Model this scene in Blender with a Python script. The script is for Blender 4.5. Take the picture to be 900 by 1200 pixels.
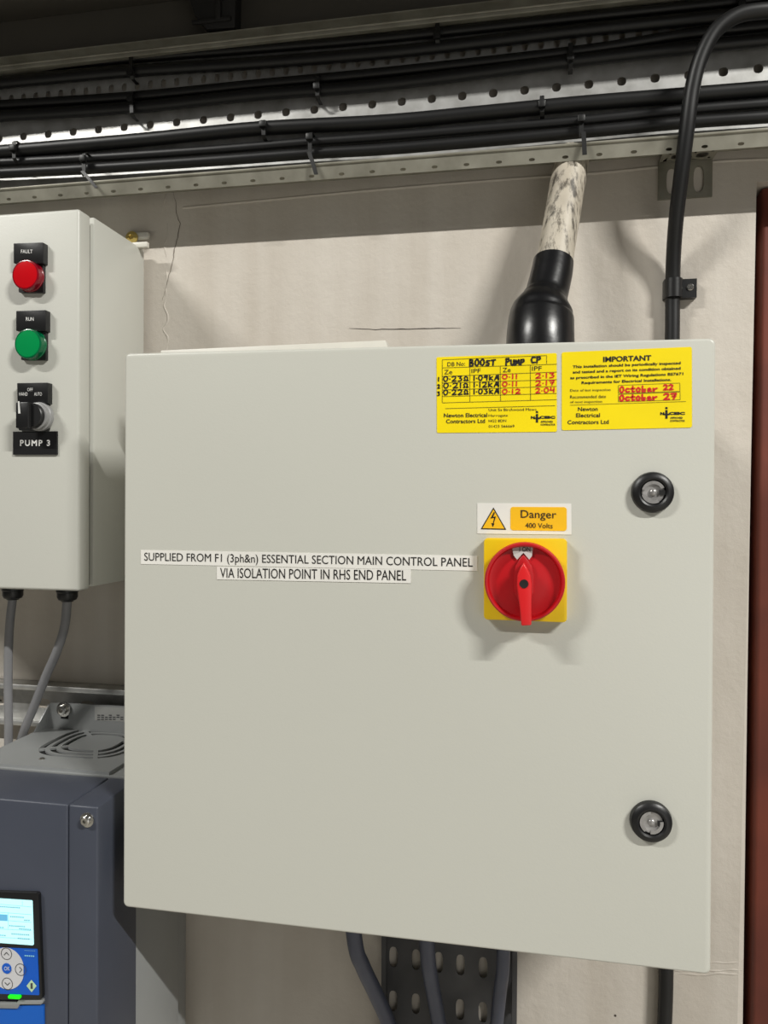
import bpy, bmesh, math, random
from mathutils import Vector as V, Matrix
random.seed(4)
sc = bpy.context.scene
for o in list(bpy.data.objects): bpy.data.objects.remove(o)
Z0 = 1.1                                   # height of the big enclosure's bottom edge above the floor

# ------------------------------------------------------------------ camera
R = math.radians
CP = V((.3585, -.8448, .3679 + Z0))
yw, pt, rl = R(10.75), R(.68), R(.37)
fw = V((-math.sin(yw)*math.cos(pt), math.cos(yw)*math.cos(pt), -math.sin(pt)))
r0 = V((math.cos(yw), math.sin(yw), 0)); u0 = r0.cross(fw)
rt = math.cos(rl)*r0 + math.sin(rl)*u0; up = -math.sin(rl)*r0 + math.cos(rl)*u0
cd = bpy.data.cameras.new('camera'); cd.sensor_fit = 'VERTICAL'; cd.sensor_height = 36; cd.lens = 27; cd.clip_start = .01
cam = bpy.data.objects.new('camera', cd); sc.collection.objects.link(cam)
cam.matrix_world = Matrix(((rt.x, up.x, -fw.x, CP.x), (rt.y, up.y, -fw.y, CP.y), (rt.z, up.z, -fw.z, CP.z), (0, 0, 0, 1)))
sc.camera = cam
def ray(px, py): return (px-450)/900*rt - (py-600)/900*up + fw
def at(px, py, Y):                         # photo pixel -> point on the plane y = Y
    d = ray(px, py); return CP + d*((Y-CP.y)/d.y)

# ------------------------------------------------------------------ light
w = bpy.data.worlds.new('room_ambient'); sc.world = w; w.use_nodes = True
w.node_tree.nodes['Background'].inputs[0].default_value = (1, .97, .92, 1)
w.node_tree.nodes['Background'].inputs[1].default_value = .075
def lamp(name, loc, power, sx, sy, target, col=(1, .985, .935)):
    l = bpy.data.lights.new(name, 'AREA'); l.shape = 'RECTANGLE'; l.size = sx; l.size_y = sy; l.energy = power; l.color = col
    o = bpy.data.objects.new(name, l); sc.collection.objects.link(o); o.location = loc
    d = V(target)-V(loc)
    if sy > 1: o.rotation_euler = d.to_track_quat('-Z', 'Y').to_euler(); return o
    o.rotation_euler = (math.atan2(d.y, -d.z), 0, 0); return o      # tube parallel to the wall, tilted towards it
TG = V((.3, 0, Z0+.4))
def lpos(a, D, s): return TG + V((a*D, -D, s*D))
lamp('tube_light_right', lpos(1.1, 3.2, 1.02), 375, 1.5, .06, TG)
lamp('tube_light_left', lpos(-1.05, 3.2, 1.02), 205, 1.5, .06, TG)
lamp('fill_light', (1.7, -2.6, .85), 7, 1.6, 1.6, (.5, 0, 1.2))  # added soft fill from front right, brightens the lower right; no known source
sc.view_settings.view_transform = 'Standard'; sc.view_settings.look = 'None'
sc.view_settings.gamma = 1; sc.view_settings.use_curve_mapping = False; sc.view_settings.exposure = 0.0

# ------------------------------------------------------------------ materials
def lin(c): return tuple((x/255/12.92 if x/255 <= .04045 else ((x/255+.055)/1.055)**2.4) for x in c) + (1,)
def mat(name, rgb, rough=.5, metal=0, rgb2=None, scale=20, amt=.5, bump=0, bscale=300, emit=0, stretch=None, spec=.5):
    m = bpy.data.materials.new(name); m.use_nodes = True; nt = m.node_tree; b = nt.nodes['Principled BSDF']
    b.inputs['Roughness'].default_value = rough; b.inputs['Metallic'].default_value = metal
    b.inputs['Specular IOR Level'].default_value = spec
    c = lin(rgb); b.inputs['Base Color'].default_value = c
    tc = nt.nodes.new('ShaderNodeTexCoord'); mp = nt.nodes.new('ShaderNodeMapping'); nt.links.new(tc.outputs['Object'], mp.inputs[0])
    if stretch: mp.inputs['Scale'].default_value = stretch
    c2 = lin(rgb2) if rgb2 else tuple(x*.9 for x in c[:3])+(1,)
    n = nt.nodes.new('ShaderNodeTexNoise'); n.inputs['Scale'].default_value = scale; n.inputs['Detail'].default_value = 5
    nt.links.new(mp.outputs[0], n.inputs['Vector'])
    rp = nt.nodes.new('ShaderNodeValToRGB'); rp.color_ramp.elements[0].position = .5-amt/2; rp.color_ramp.elements[1].position = .5+amt/2
    rp.color_ramp.elements[0].color = c2; rp.color_ramp.elements[1].color = c
    nt.links.new(n.outputs['Fac'], rp.inputs[0]); nt.links.new(rp.outputs[0], b.inputs['Base Color'])
    if bump:
        n2 = nt.nodes.new('ShaderNodeTexNoise'); n2.inputs['Scale'].default_value = bscale; n2.inputs['Detail'].default_value = 3
        nt.links.new(tc.outputs['Object'], n2.inputs['Vector'])
        bp = nt.nodes.new('ShaderNodeBump'); bp.inputs['Strength'].default_value = bump; bp.inputs['Distance'].default_value = .001
        nt.links.new(n2.outputs['Fac'], bp.inputs['Height']); nt.links.new(bp.outputs[0], b.inputs['Normal'])
    if emit:
        b.inputs['Emission Color'].default_value = c; b.inputs['Emission Strength'].default_value = emit
    return m

def wall_material():
    m = mat('painted_concrete', (203, 196, 186), .6, 0, (183, 174, 162), 6, .55)
    nt = m.node_tree; b = nt.nodes['Principled BSDF']; L = nt.links
    tc = nt.nodes.new('ShaderNodeTexCoord')
    base = b.inputs['Base Color'].links[0].from_socket
    # vertical runs of old paint
    mp = nt.nodes.new('ShaderNodeMapping'); mp.inputs['Scale'].default_value = (14, 1, .9); L.new(tc.outputs['Object'], mp.inputs[0])
    n = nt.nodes.new('ShaderNodeTexNoise'); n.inputs['Scale'].default_value = 1.6; n.inputs['Detail'].default_value = 4; L.new(mp.outputs[0], n.inputs[0])
    r1 = nt.nodes.new('ShaderNodeValToRGB'); r1.color_ramp.elements[0].position = .42; r1.color_ramp.elements[1].position = .66
    r1.color_ramp.elements[0].color = (0, 0, 0, 1); r1.color_ramp.elements[1].color = (.45, .45, .45, 1); L.new(n.outputs['Fac'], r1.inputs[0])
    mx = nt.nodes.new('ShaderNodeMixRGB'); mx.inputs[2].default_value = lin((210, 204, 195)); L.new(r1.outputs[0], mx.inputs[0]); L.new(base, mx.inputs[1])
    # sparse dark pits
    vo = nt.nodes.new('ShaderNodeTexVoronoi'); vo.inputs['Scale'].default_value = 34; L.new(tc.outputs['Object'], vo.inputs[0])
    lt = nt.nodes.new('ShaderNodeMath'); lt.operation = 'LESS_THAN'; lt.inputs[1].default_value = .045; L.new(vo.outputs['Distance'], lt.inputs[0])
    sp = nt.nodes.new('ShaderNodeSeparateColor'); L.new(vo.outputs['Color'], sp.inputs[0])
    g = nt.nodes.new('ShaderNodeMath'); g.operation = 'GREATER_THAN'; g.inputs[1].default_value = .72; L.new(sp.outputs[0], g.inputs[0])
    ml = nt.nodes.new('ShaderNodeMath'); ml.operation = 'MULTIPLY'; L.new(lt.outputs[0], ml.inputs[0]); L.new(g.outputs[0], ml.inputs[1])
    mx2 = nt.nodes.new('ShaderNodeMixRGB'); mx2.inputs[2].default_value = lin((70, 62, 54)); L.new(ml.outputs[0], mx2.inputs[0]); L.new(mx.outputs[0], mx2.inputs[1])
    L.new(mx2.outputs[0], b.inputs['Base Color'])
    n3 = nt.nodes.new('ShaderNodeTexNoise'); n3.inputs['Scale'].default_value = 38; n3.inputs['Detail'].default_value = 8; n3.inputs['Roughness'].default_value = .65
    L.new(tc.outputs['Object'], n3.inputs[0])
    ad = nt.nodes.new('ShaderNodeMath'); ad.operation = 'MULTIPLY_ADD'; ad.inputs[1].default_value = .8; L.new(n.outputs['Fac'], ad.inputs[0]); L.new(n3.outputs['Fac'], ad.inputs[2])
    bp = nt.nodes.new('ShaderNodeBump'); bp.inputs['Strength'].default_value = .34; bp.inputs['Distance'].default_value = .004
    L.new(ad.outputs[0], bp.inputs['Height']); L.new(bp.outputs[0], b.inputs['Normal'])
    return m
def pipe_material():
    m = mat('flaking_white_paint', (206, 198, 182), .5, 0, (160, 150, 135), 30, .6, .4, 90)
    nt = m.node_tree; b = nt.nodes['Principled BSDF']; L = nt.links; base = b.inputs['Base Color'].links[0].from_socket
    tc = nt.nodes.new('ShaderNodeTexCoord'); mp = nt.nodes.new('ShaderNodeMapping'); mp.inputs['Scale'].default_value = (1, 1, .28)
    L.new(tc.outputs['Object'], mp.inputs[0])
    n = nt.nodes.new('ShaderNodeTexNoise'); n.inputs['Scale'].default_value = 110; n.inputs['Detail'].default_value = 6; n.inputs['Roughness'].default_value = .7
    L.new(mp.outputs[0], n.inputs[0])
    r1 = nt.nodes.new('ShaderNodeValToRGB'); r1.color_ramp.elements[0].position = .40; r1.color_ramp.elements[1].position = .52
    r1.color_ramp.elements[0].color = (.9, .9, .9, 1); r1.color_ramp.elements[1].color = (0, 0, 0, 1); L.new(n.outputs['Fac'], r1.inputs[0])
    mx = nt.nodes.new('ShaderNodeMixRGB'); mx.inputs[2].default_value = lin((62, 56, 48)); L.new(r1.outputs[0], mx.inputs[0]); L.new(base, mx.inputs[1])
    L.new(mx.outputs[0], b.inputs['Base Color']); return m

M = dict(
    wall=wall_material(),
    floor=mat('grey_floor_paint', (178, 174, 164), .6, 0, (160, 156, 148), 3, .6),
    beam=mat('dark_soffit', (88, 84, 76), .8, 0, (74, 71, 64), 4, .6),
    crack=mat('crack_dark', (96, 84, 72), .9), deepcrack=mat('crack_black', (40, 34, 30), .9), ridge=mat('paint_ridge', (222, 214, 200), .6),
    blacksteel=mat('black_steel', (26, 25, 24), .6),
    door=mat('light_grey_powder_coat', (199, 199, 190), .36, 0, (196, 196, 187), 3, .8, .07, 650),
    shell=mat('grey_powder_coat', (199, 199, 191), .36, 0, (196, 196, 188), 3, .8, .07, 650),
    gasket=mat('grey_seam', (110, 109, 103), .7),
    black=mat('black_plastic', (22, 22, 23), .38, bump=.05, bscale=400),
    shrink=mat('black_heat_shrink', (16, 16, 18), .3, bump=.35, bscale=55),
    cable=mat('black_cable_sheath', (15, 15, 16), .46, 0, (10, 10, 11), 30, .6),
    gcable=mat('grey_cable_sheath', (138, 138, 140), .5, 0, (124, 124, 127), 40, .6),
    scable=mat('slate_cable_sheath', (84, 88, 104), .45, 0, (74, 78, 94), 40, .6),
    tie=mat('black_nylon', (20, 20, 20), .45),
    galv=mat('galvanised_steel', (212, 212, 210), .42, .75, (165, 164, 160), 45, .5, .05, 120),
    galvdull=mat('dull_galvanised_steel', (168, 165, 152), .5, .45, (120, 117, 105), 30, .6, .08, 150),
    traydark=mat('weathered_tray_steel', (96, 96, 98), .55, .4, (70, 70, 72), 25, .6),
    chrome=mat('zinc_plated_steel', (205, 203, 198), .22, 1),
    brass=mat('yellow_brass', (215, 190, 110), .35, .6),
    insert=mat('lock_metal', (176, 174, 172), .3, .45, (140, 138, 136), 200, .6),
    red=mat('red_plastic', (186, 10, 22), .42, 0, (178, 8, 20), 20, .6, spec=.5), redlever=mat('bright_red_plastic', (222, 34, 38), .35),  # lever handle gets a lighter red than the dial
    redlens=mat('red_lens', (196, 6, 20), .15), greenlens=mat('green_lens', (0, 140, 74), .15),
    redskirt=mat('dark_red_lens_body', (130, 10, 30), .2), greenskirt=mat('dark_green_lens_body', (0, 100, 60), .2),
    yellow=mat('yellow_plastic', (240, 200, 12), .38), amber=mat('amber_print', (246, 190, 16), .5),
    sticker=mat('yellow_sticker', (252, 226, 8), .38), white=mat('white_label', (232, 230, 224), .45),
    ink=mat('black_ink', (20, 18, 16), .6), pen=mat('black_marker', (26, 22, 16), .6), redpen=mat('red_marker', (214, 30, 18), .6), qrink=mat('sparse_ink', (60, 54, 10), .6),
    whiteink=mat('white_ink', (225, 225, 222), .5), greyink=mat('pale_grey_ink', (200, 198, 194), .5),
    greyknob=mat('grey_plastic', (150, 150, 150), .35),
    hood=mat('white_pvc', (215, 212, 202), .4),
    slate=mat('slate_blue_plastic', (67, 71, 83), .42, 0, (62, 66, 77), 15, .6, .08, 500), drivegrey=mat('drive_grey_metal', (150, 152, 152), .42, .15, (142, 144, 144), 12, .6),
    cavity=mat('dark_cavity', (18, 18, 18), .8), drivelabel=mat('silver_label', (165, 165, 162), .4),
    blue=mat('blue_plastic', (0, 92, 190), .4), keyblue=mat('blue_keypad', (0, 88, 196), .45), paper=mat('pale_pad', (205, 205, 208), .5),
    screen=mat('lit_lcd', (176, 232, 236), .3, emit=.75), lcdink=mat('lcd_grey', (120, 175, 190), .4, emit=.4), lcdblue=mat('lcd_blue', (96, 168, 205), .4, emit=.5),
    led=mat('green_led', (20, 225, 10), .3, emit=.8), diamond=mat('pale_green_print', (190, 220, 180), .5),
    redoxide=mat('red_oxide_paint', (116, 52, 34), .6, 0, (80, 34, 24), 14, .6, .2, 60),
    pipe=pipe_material(),
)

# ------------------------------------------------------------------ mesh helpers
def B(): return bmesh.new()
def merge(bm, t):
    me = bpy.data.meshes.new('t'); t.to_mesh(me); t.free(); bm.from_mesh(me); bpy.data.meshes.remove(me)
def bev(t, w, seg, edges=None):
    if w > 0: bmesh.ops.bevel(t, geom=list(edges or t.edges), offset=w, segments=seg, profile=.5, affect='EDGES', clamp_overlap=True)
def bx(bm, x0, x1, y0, y1, z0, z1, b=0, seg=2):
    t = B(); bmesh.ops.create_cube(t, size=1)
    for v in t.verts: v.co = V(((x0+x1)/2+v.co.x*(x1-x0), (y0+y1)/2+v.co.y*(y1-y0), (z0+z1)/2+v.co.z*(z1-z0)))
    bev(t, b, seg); merge(bm, t)
def prism(bm, poly, d, b=0, seg=2):        # planar polygon (3-D points) extruded by vector d
    t = B(); n = len(poly); a = [t.verts.new(p) for p in poly]; c = [t.verts.new(V(p)+V(d)) for p in poly]
    t.faces.new(a); t.faces.new(c[::-1])
    for i in range(n): t.faces.new((a[i], c[i], c[(i+1) % n], a[(i+1) % n]))
    bmesh.ops.recalc_face_normals(t, faces=t.faces); bev(t, b, seg); merge(bm, t)
def xz(poly, y): return [V((p[0], y, p[1])) for p in poly]
def frame(ax):
    ax = V(ax).normalized(); h = V((0, 0, 1)) if abs(ax.z) < .9 else V((1, 0, 0)); a = h.cross(ax).normalized(); return a, ax.cross(a), ax
def lathe(bm, c, ax, prof, n=40, capend=True):
    a, b, ax = frame(ax); c = V(c); rings = []
    for r, h in prof:
        if r < 1e-6: rings.append([bm.verts.new(c+ax*h)])
        else: rings.append([bm.verts.new(c+ax*h+(a*math.cos(2*math.pi*i/n)+b*math.sin(2*math.pi*i/n))*r) for i in range(n)])
    fs = []
    for p, q in zip(rings, rings[1:]):
        for i in range(n):
            j = (i+1) % n
            if len(p) == 1 and len(q) == 1: continue
            if len(p) == 1: fs.append(bm.faces.new((p[0], q[j], q[i])))
            elif len(q) == 1: fs.append(bm.faces.new((p[i], p[j], q[0])))
            else: fs.append(bm.faces.new((p[i], p[j], q[j], q[i])))
    if len(rings[0]) > 1: fs.append(bm.faces.new(rings[0][::-1]))
    if capend and len(rings[-1]) > 1: fs.append(bm.faces.new(rings[-1]))
    bmesh.ops.recalc_face_normals(bm, faces=fs)
def catmull(P, k=8):
    P = [V(p) for p in P]; Q = [2*P[0]-P[1]]+P+[2*P[-1]-P[-2]]; out = []
    for i in range(1, len(Q)-2):
        for s in range(k):
            t = s/k; a, b, c, d = Q[i-1:i+3]
            out.append(.5*((2*b)+(c-a)*t+(2*a-5*b+4*c-d)*t*t+(3*b-a-3*c+d)*t**3))
    return out+[P[-1]]
def tube(bm, P, r, n=14, k=8, smooth=True):
    P = catmull(P, k) if smooth and len(P) > 2 else [V(p) for p in P]; m = len(P)
    rr = r if isinstance(r, (list, tuple)) else None
    prev = None; rings = []
    for i, p in enumerate(P):
        t = (P[min(i+1, m-1)]-P[max(i-1, 0)]).normalized()
        if prev is None: a, b, _ = frame(t)
        else: a = (prev-t*prev.dot(t)).normalized(); b = t.cross(a)
        prev = a
        if rr: f = i/(m-1)*(len(rr)-1); q = min(int(f), len(rr)-2); rad = rr[q]+(rr[q+1]-rr[q])*(f-q)
        else: rad = r
        rings.append([bm.verts.new(p+(a*math.cos(2*math.pi*j/n)+b*math.sin(2*math.pi*j/n))*rad) for j in range(n)])
    fs = [bm.faces.new((x[j], x[(j+1) % n], y[(j+1) % n], y[j])) for x, y in zip(rings, rings[1:]) for j in range(n)]
    fs += [bm.faces.new(rings[0][::-1]), bm.faces.new(rings[-1])]
    bmesh.ops.recalc_face_normals(bm, faces=fs)
def holed(bm, O, U, Vv, W, us, vs, holes, n=4, e=2.6):   # plate with real holes: holes {(i,j): (half_u, half_v)} centred in cell
    O, U, Vv, W = V(O), V(U), V(Vv), V(W); fs = []
    def P(u, v, k): return bm.verts.new(O+U*u+Vv*v+W*k)
    for i in range(len(us)-1):
        for j in range(len(vs)-1):
            u0_, u1_, v0_, v1_ = us[i], us[i+1], vs[j], vs[j+1]
            if (i, j) not in holes:
                for k in (0, 1): fs.append(bm.faces.new([P(u0_, v0_, k), P(u1_, v0_, k), P(u1_, v1_, k), P(u0_, v1_, k)]))
                continue
            hu, hv = holes[(i, j)]; cu, cv = (u0_+u1_)/2, (v0_+v1_)/2; out = []
            for s in range(n): out.append((u0_+(u1_-u0_)*s/n, v0_))
            for s in range(n): out.append((u1_, v0_+(v1_-v0_)*s/n))
            for s in range(n): out.append((u1_-(u1_-u0_)*s/n, v1_))
            for s in range(n): out.append((u0_, v1_-(v1_-v0_)*s/n))
            inn = []
            for (a, b) in out:
                x, y = (a-cu)/(u1_-u0_)*2, (b-cv)/(v1_-v0_)*2
                t = math.atan2(y, x); c, s = math.cos(t), math.sin(t); q = (abs(c)**e+abs(s)**e)**(-1/e)
                inn.append((cu+hu*c*q, cv+hv*s*q))
            rings = [[P(a, b, k) for a, b in L] for k in (0, 1) for L in (out, inn)]; N = len(out)
            for s in range(N):
                z = (s+1) % N
                fs.append(bm.faces.new((rings[0][s], rings[0][z], rings[1][z], rings[1][s])))
                fs.append(bm.faces.new((rings[2][s], rings[2][z], rings[3][z], rings[3][s])))
                fs.append(bm.faces.new((rings[1][s], rings[1][z], rings[3][z], rings[3][s])))
    a, b, c, d = us[0], us[-1], vs[0], vs[-1]
    for p, q in (((a, c), (b, c)), ((b, c), (b, d)), ((b, d), (a, d)), ((a, d), (a, c))):
        fs.append(bm.faces.new([P(*p, 0), P(*q, 0), P(*q, 1), P(*p, 1)]))
    bmesh.ops.remove_doubles(bm, verts=list({v for f in fs for v in f.verts}), dist=1e-6)
    bmesh.ops.recalc_face_normals(bm, faces=bm.faces)
def top_of(o):
    while o.parent: o = o.parent
    return o
def obj(name, bm, m, parent=None, label=None, smooth=True):
    me = bpy.data.meshes.new(name)
    if parent: off = V(top_of(parent).location)
    else:
        xs = [v.co for v in bm.verts]
        off = V(((min(c.x for c in xs)+max(c.x for c in xs))/2, (min(c.y for c in xs)+max(c.y for c in xs))/2, min(c.z for c in xs)))
    for v in bm.verts: v.co -= off
    bm.to_mesh(me); bm.free(); me.materials.append(m)
    if smooth: me.shade_smooth(); me.set_sharp_from_angle(angle=R(32))
    o = bpy.data.objects.new(name, me); sc.collection.objects.link(o)
    if parent: o.parent = parent
    else: o.location = off
    if label: o['label'] = label
    return o
def tag(o, label, cat, group=None):
    o['label'] = label; o['category'] = cat
    if group: o['group'] = group
    return o
def thing(name, label, cat, loc, group=None):
    o = bpy.data.objects.new(name, None); o.empty_display_size = .05; sc.collection.objects.link(o); o.location = loc
    return tag(o, label, cat, group)
def struct(name, bm, m, parent=None):
    o = obj(name, bm, m, parent)
    if not parent: o['kind'] = 'structure'
    return o

# ------------------------------------------------------------------ writing helpers: flat ink laid on a quad (TL, TR, BL)
def quad(TL, TR, BL): return lambda u, v: TL+(TR-TL)*u+(BL-TL)*v       # u right, v down
def add_text(bm, s, q, off=0, shear=0, sp=1):
    c = bpy.data.curves.new('f', 'FONT'); c.body = s; c.size = 1; c.offset = off; c.shear = shear; c.space_character = sp; c.resolution_u = 3
    o = bpy.data.objects.new('f', c); me = bpy.data.meshes.new_from_object(o)
    if len(me.vertices):
        xs = [v.co.x for v in me.vertices]; ys = [v.co.y for v in me.vertices]; x0, x1, y0, y1 = min(xs), max(xs), min(ys), max(ys)
        for v in me.vertices: v.co = q((v.co.x-x0)/(x1-x0), (y1-v.co.y)/max(y1-y0, 1e-6))
        t = B(); t.from_mesh(me)
        bmesh.ops.recalc_face_normals(t, faces=t.faces)
        for f in t.faces:
            if f.normal.y > 0: f.normal_flip()
        merge(bm, t)
    bpy.data.meshes.remove(me); bpy.data.objects.remove(o); bpy.data.curves.remove(c)
def face(bm, pts):
    f = bm.faces.new([bm.verts.new(p) for p in pts]); f.normal_update()
    if f.normal.y > 0: f.normal_flip()
def stroke(bm, P, wd):                       # ribbon in the xz plane with round joints
    P = [V(p) for p in P]; h = wd/2
    for a, b in zip(P, P[1:]):
        d = b-a
        if d.length < 1e-9: continue
        n = V((-d.z, 0, d.x)).normalized()*h
        face(bm, [a+n, b+n, b-n, a-n])
    for k, a in enumerate(P):
        face(bm, [a+V((math.cos(t*math.pi/3)*h, -1e-6*(k+1), math.sin(t*math.pi/3)*h)) for t in range(6)])
G = {  # hand-drawn glyphs, x right 0..1, y down 0..1
 '0': [[(.5, 0), (.15, .2), (.05, .6), (.3, 1), (.7, .95), (.95, .5), (.8, .1), (.5, 0)]],
 '1': [[(.5, 0), (.45, 1)]],
 '2': [[(.1, .2), (.4, 0), (.85, .15), (.75, .5), (.1, 1), (.95, .95)]],
 '3': [[(.1, .05), (.8, .05), (.45, .42), (.85, .6), (.7, .95), (.1, 1)]],
 '4': [[(.2, 0), (.1, .55), (.85, .5)], [(.8, .05), (.75, 1)]],
 '7': [[(.05, .1), (.9, .05), (.45, 1)], [(.25, .5), (.8, .5)]],
 '9': [[(.85, .1), (.3, .05), (.15, .4), (.75, .45), (.85, .1), (.7, 1)]],
 '.': [[(.4, .55), (.5, .6)]], ' ': [],
 'O': [[(.5, 0), (.1, .3), (.15, .85), (.6, 1), (.95, .6), (.8, .1), (.5, 0)]],
 'B': [[(.15, 0), (.1, 1)], [(.1, .05), (.75, .1), (.7, .4), (.15, .5), (.85, .6), (.8, .95), (.1, 1)]],
 'o': [[(.5, .25), (.1, .5), (.25, .95), (.75, .95), (.9, .5), (.5, .25)]],
 's': [[(.9, .3), (.3, .3), (.2, .55), (.8, .7), (.7, 1), (.1, .95)]],
 'T': [[(.05, .25), (1, .2)], [(.55, .22), (.45, 1)]],
 'P': [[(.2, .05), (.1, 1)], [(.05, .1), (.8, .05), (.85, .4), (.2, .55)]],
 'U': [[(.1, .25), (.15, .85), (.5, 1), (.8, .8), (.85, .25)], [(.85, .3), (.9, 1)]],
 'M': [[(.05, 1), (.1, .3), (.45, .75), (.8, .25), (.95, 1)]],
 'p': [[(.15, .25), (.1, 1)], [(.1, .3), (.8, .25), (.85, .55), (.15, .7)]],
 'C': [[(.95, .1), (.4, .05), (.1, .5), (.35, .95), (.95, .9)]],
 'W': [[(.05, .9), (.3, .95), (.3, .7), (.1, .4), (.4, .1), (.8, .3), (.75, .7), (.6, .95), (.95, .9)]],      # ohm sign
 'k': [[(.15, 0), (.1, 1)], [(.8, .3), (.15, .65), (.85, 1)]],
 'A': [[(.05, 1), (.5, .05), (.9, 1)], [(.2, .65), (.85, .6)], [(.9, 0), (.95, 1)]],
 'c': [[(.9, .4), (.4, .35), (.15, .65), (.4, .95), (1, .85)]],
 't': [[(.5, 0), (.4, .95), (.9, .85)], [(.05, .4), (.95, .35)]],
 'b': [[(.2, 0), (.15, .95), (.75, .95), (.8, .55), (.2, .6)]],
 'e': [[(.15, .7), (.8, .6), (.6, .4), (.2, .5), (.2, .9), (1, .9)]],
 'r': [[(.1, .45), (.25, .95), (.4, .55), (.95, .45)]],
}
def hand(bm, s, q, wd):
    wts = [.4 if ch in '. ' else .55 if ch == '1' else 1 for ch in s]; tot = sum(wts); x = 0
    for ch, wt in zip(s, wts):
        for st in G[ch]:
            stroke(bm, [q((x+(.1+.8*a)*wt)/tot, b) for a, b in st], wd)
        x += wt

# ------------------------------------------------------------------ structure
xr = at(882, 600, 0).x; zl = at(890, 213, 0).z
t = B(); pl = [(-1.6, 0), (xr, 0), (xr, zl), (xr+.12, zl), (xr+.12, 0), (1.8, 0), (1.8, 3.2), (-1.6, 3.2)]
prism(t, xz(pl, 0), (0, .2, 0))
ed = [e for e in t.edges if all(abs(v.co.y) < 1e-6 and xr-.001 < v.co.x < xr+.121 and v.co.z < zl+.001 for v in e.verts) and abs(e.verts[0].co.x-e.verts[1].co.x) < 1e-6]
bev(t, .018, 6, ed)
wall = struct('wall_back', t, M['wall'])
t = B(); bx(t, -2.6, 2.8, -4, .2, -.05, 0); struct('floor', t, M['floor'])
# soffit of the concrete beam above the tray
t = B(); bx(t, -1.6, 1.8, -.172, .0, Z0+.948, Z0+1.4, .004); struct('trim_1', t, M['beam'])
# added dark strip deepening the wall tone above the tray, under the soffit
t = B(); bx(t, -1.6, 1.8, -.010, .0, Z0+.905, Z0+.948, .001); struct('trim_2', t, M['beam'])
def crack(pts, wd, m, name='crack'):         # hairline that wanders and tapers
    bm = B(); P = []
    for a, b in zip(pts, pts[1:]):
        for k in range(4): P.append((a[0]+(b[0]-a[0])*k/4+(random.uniform(-.5, .5) if abs(b[1]-a[1]) > 3 else 0), a[1]+(b[1]-a[1])*k/4+random.uniform(-.35, .35)))
    P.append(pts[-1]); Q = [at(*p, -.0004) for p in P]; n = len(Q); L_, R_ = [], []
    for k, p in enumerate(Q):
        d = Q[min(k+1, n-1)]-Q[max(k-1, 0)]; h = V((-d.z, 0, d.x)).normalized()*wd*.5*(.25+.75*math.sin(math.pi*(k+.3)/(n-.4))*random.uniform(.6, 1.2))
        L_.append(p+h); R_.append(p-h)
    for k in range(n-1): face(bm, [L_[k], L_[k+1], R_[k+1], R_[k]])
    obj(name, bm, m, wall)
crack([(203, 225), (206, 238), (207, 252), (211, 262), (208, 278), (204, 292), (203, 305), (198, 322), (194, 340), (190, 352)], .0008, M['crack'])
crack([(409, 385), (440, 386), (470, 385.5), (505, 385), (540, 384.5)], .0009, M['deepcrack'])
bm = B(); tube(bm, [at(x, y, .0012) for x, y in ((215, 244), (300, 236), (450, 222), (600, 210), (700, 203), (780, 195), (850, 189), (900, 187))], .0022, 8, 4); obj('paint_ridge', bm, M['wall'], wall)
for dx in (4,):
    bm = B(); tube(bm, [at(190+dx+random.uniform(-3, 3), y, .0008) for y in range(215, 430, 9)], [random.uniform(.0006, .0018) for _ in range(24)], 8, 3); obj('paint_ridge', bm, M['wall'], wall)
for yy in (1127, 1136, 1141):
    bm = B(); tube(bm, [at(x, yy+random.uniform(-1.5, 1.5), .0009) for x in range(770, 872, 10)], [random.uniform(.0010, .0019) for _ in range(10)]+[.0004], 8, 3); obj('plaster_ridge', bm, M['wall'], wall)

# red oxide frame post in the recess on the right
t = B(); bx(t, xr+.0085, xr+.1195, .012, .09, 0, zl-.001, .004, 3)
tag(obj('frame_post', t, M['redoxide']), 'red-brown painted frame post in the recess at the right edge of the wall', 'post')

# ------------------------------------------------------------------ big enclosure
E0 = V((.25, -.1, Z0))
enc = thing('electrical_enclosure', 'large light grey wall enclosure with red rotary isolator and yellow stickers', 'enclosure', E0)
t = B(); bx(t, .008, .492, -.19, -.028, Z0+.006, Z0+.494, .004); obj('body', t, M['shell'], enc)
for sx_, sz_ in ((.03, .03), (.46, .03), (.03, .47), (.46, .47)):
    t = B(); lathe(t, (sx_, -.0275, Z0+sz_), (0, 1, 0), [(.011, 0), (.011, .0275)], 20); obj('standoff', t, M['chrome'], enc)
t = B(); bx(t, .012, .488, -.193, -.189, Z0+.012, Z0+.488); obj('door_gasket', t, M['gasket'], enc)
t = B()
cs = [at(146, 414, -.21), at(839, 396, -.21), at(833, 1143, -.21), at(144, 1063, -.21)]
def rr(c, r, n=5):                           # rounded polygon from 4 corners
    out = []
    for i in range(4):
        p, a, b = c[i], (c[i-1]-c[i]).normalized(), (c[(i+1) % 4]-c[i]).normalized()
        o = p+a*r+b*r
        for k in range(n+1):
            th = k/n*math.pi/2; out.append(o-b*r*math.cos(th)-a*r*math.sin(th))
    return out
prism(t, rr(cs, .005), (0, .018, 0))
fe = [e for e in t.edges if all(abs(v.co.y+.21) < 1e-5 for v in e.verts)]
bev(t, .0022, 4, fe)
door = obj('door', t, M['door'], enc)
Y = -.21
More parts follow.
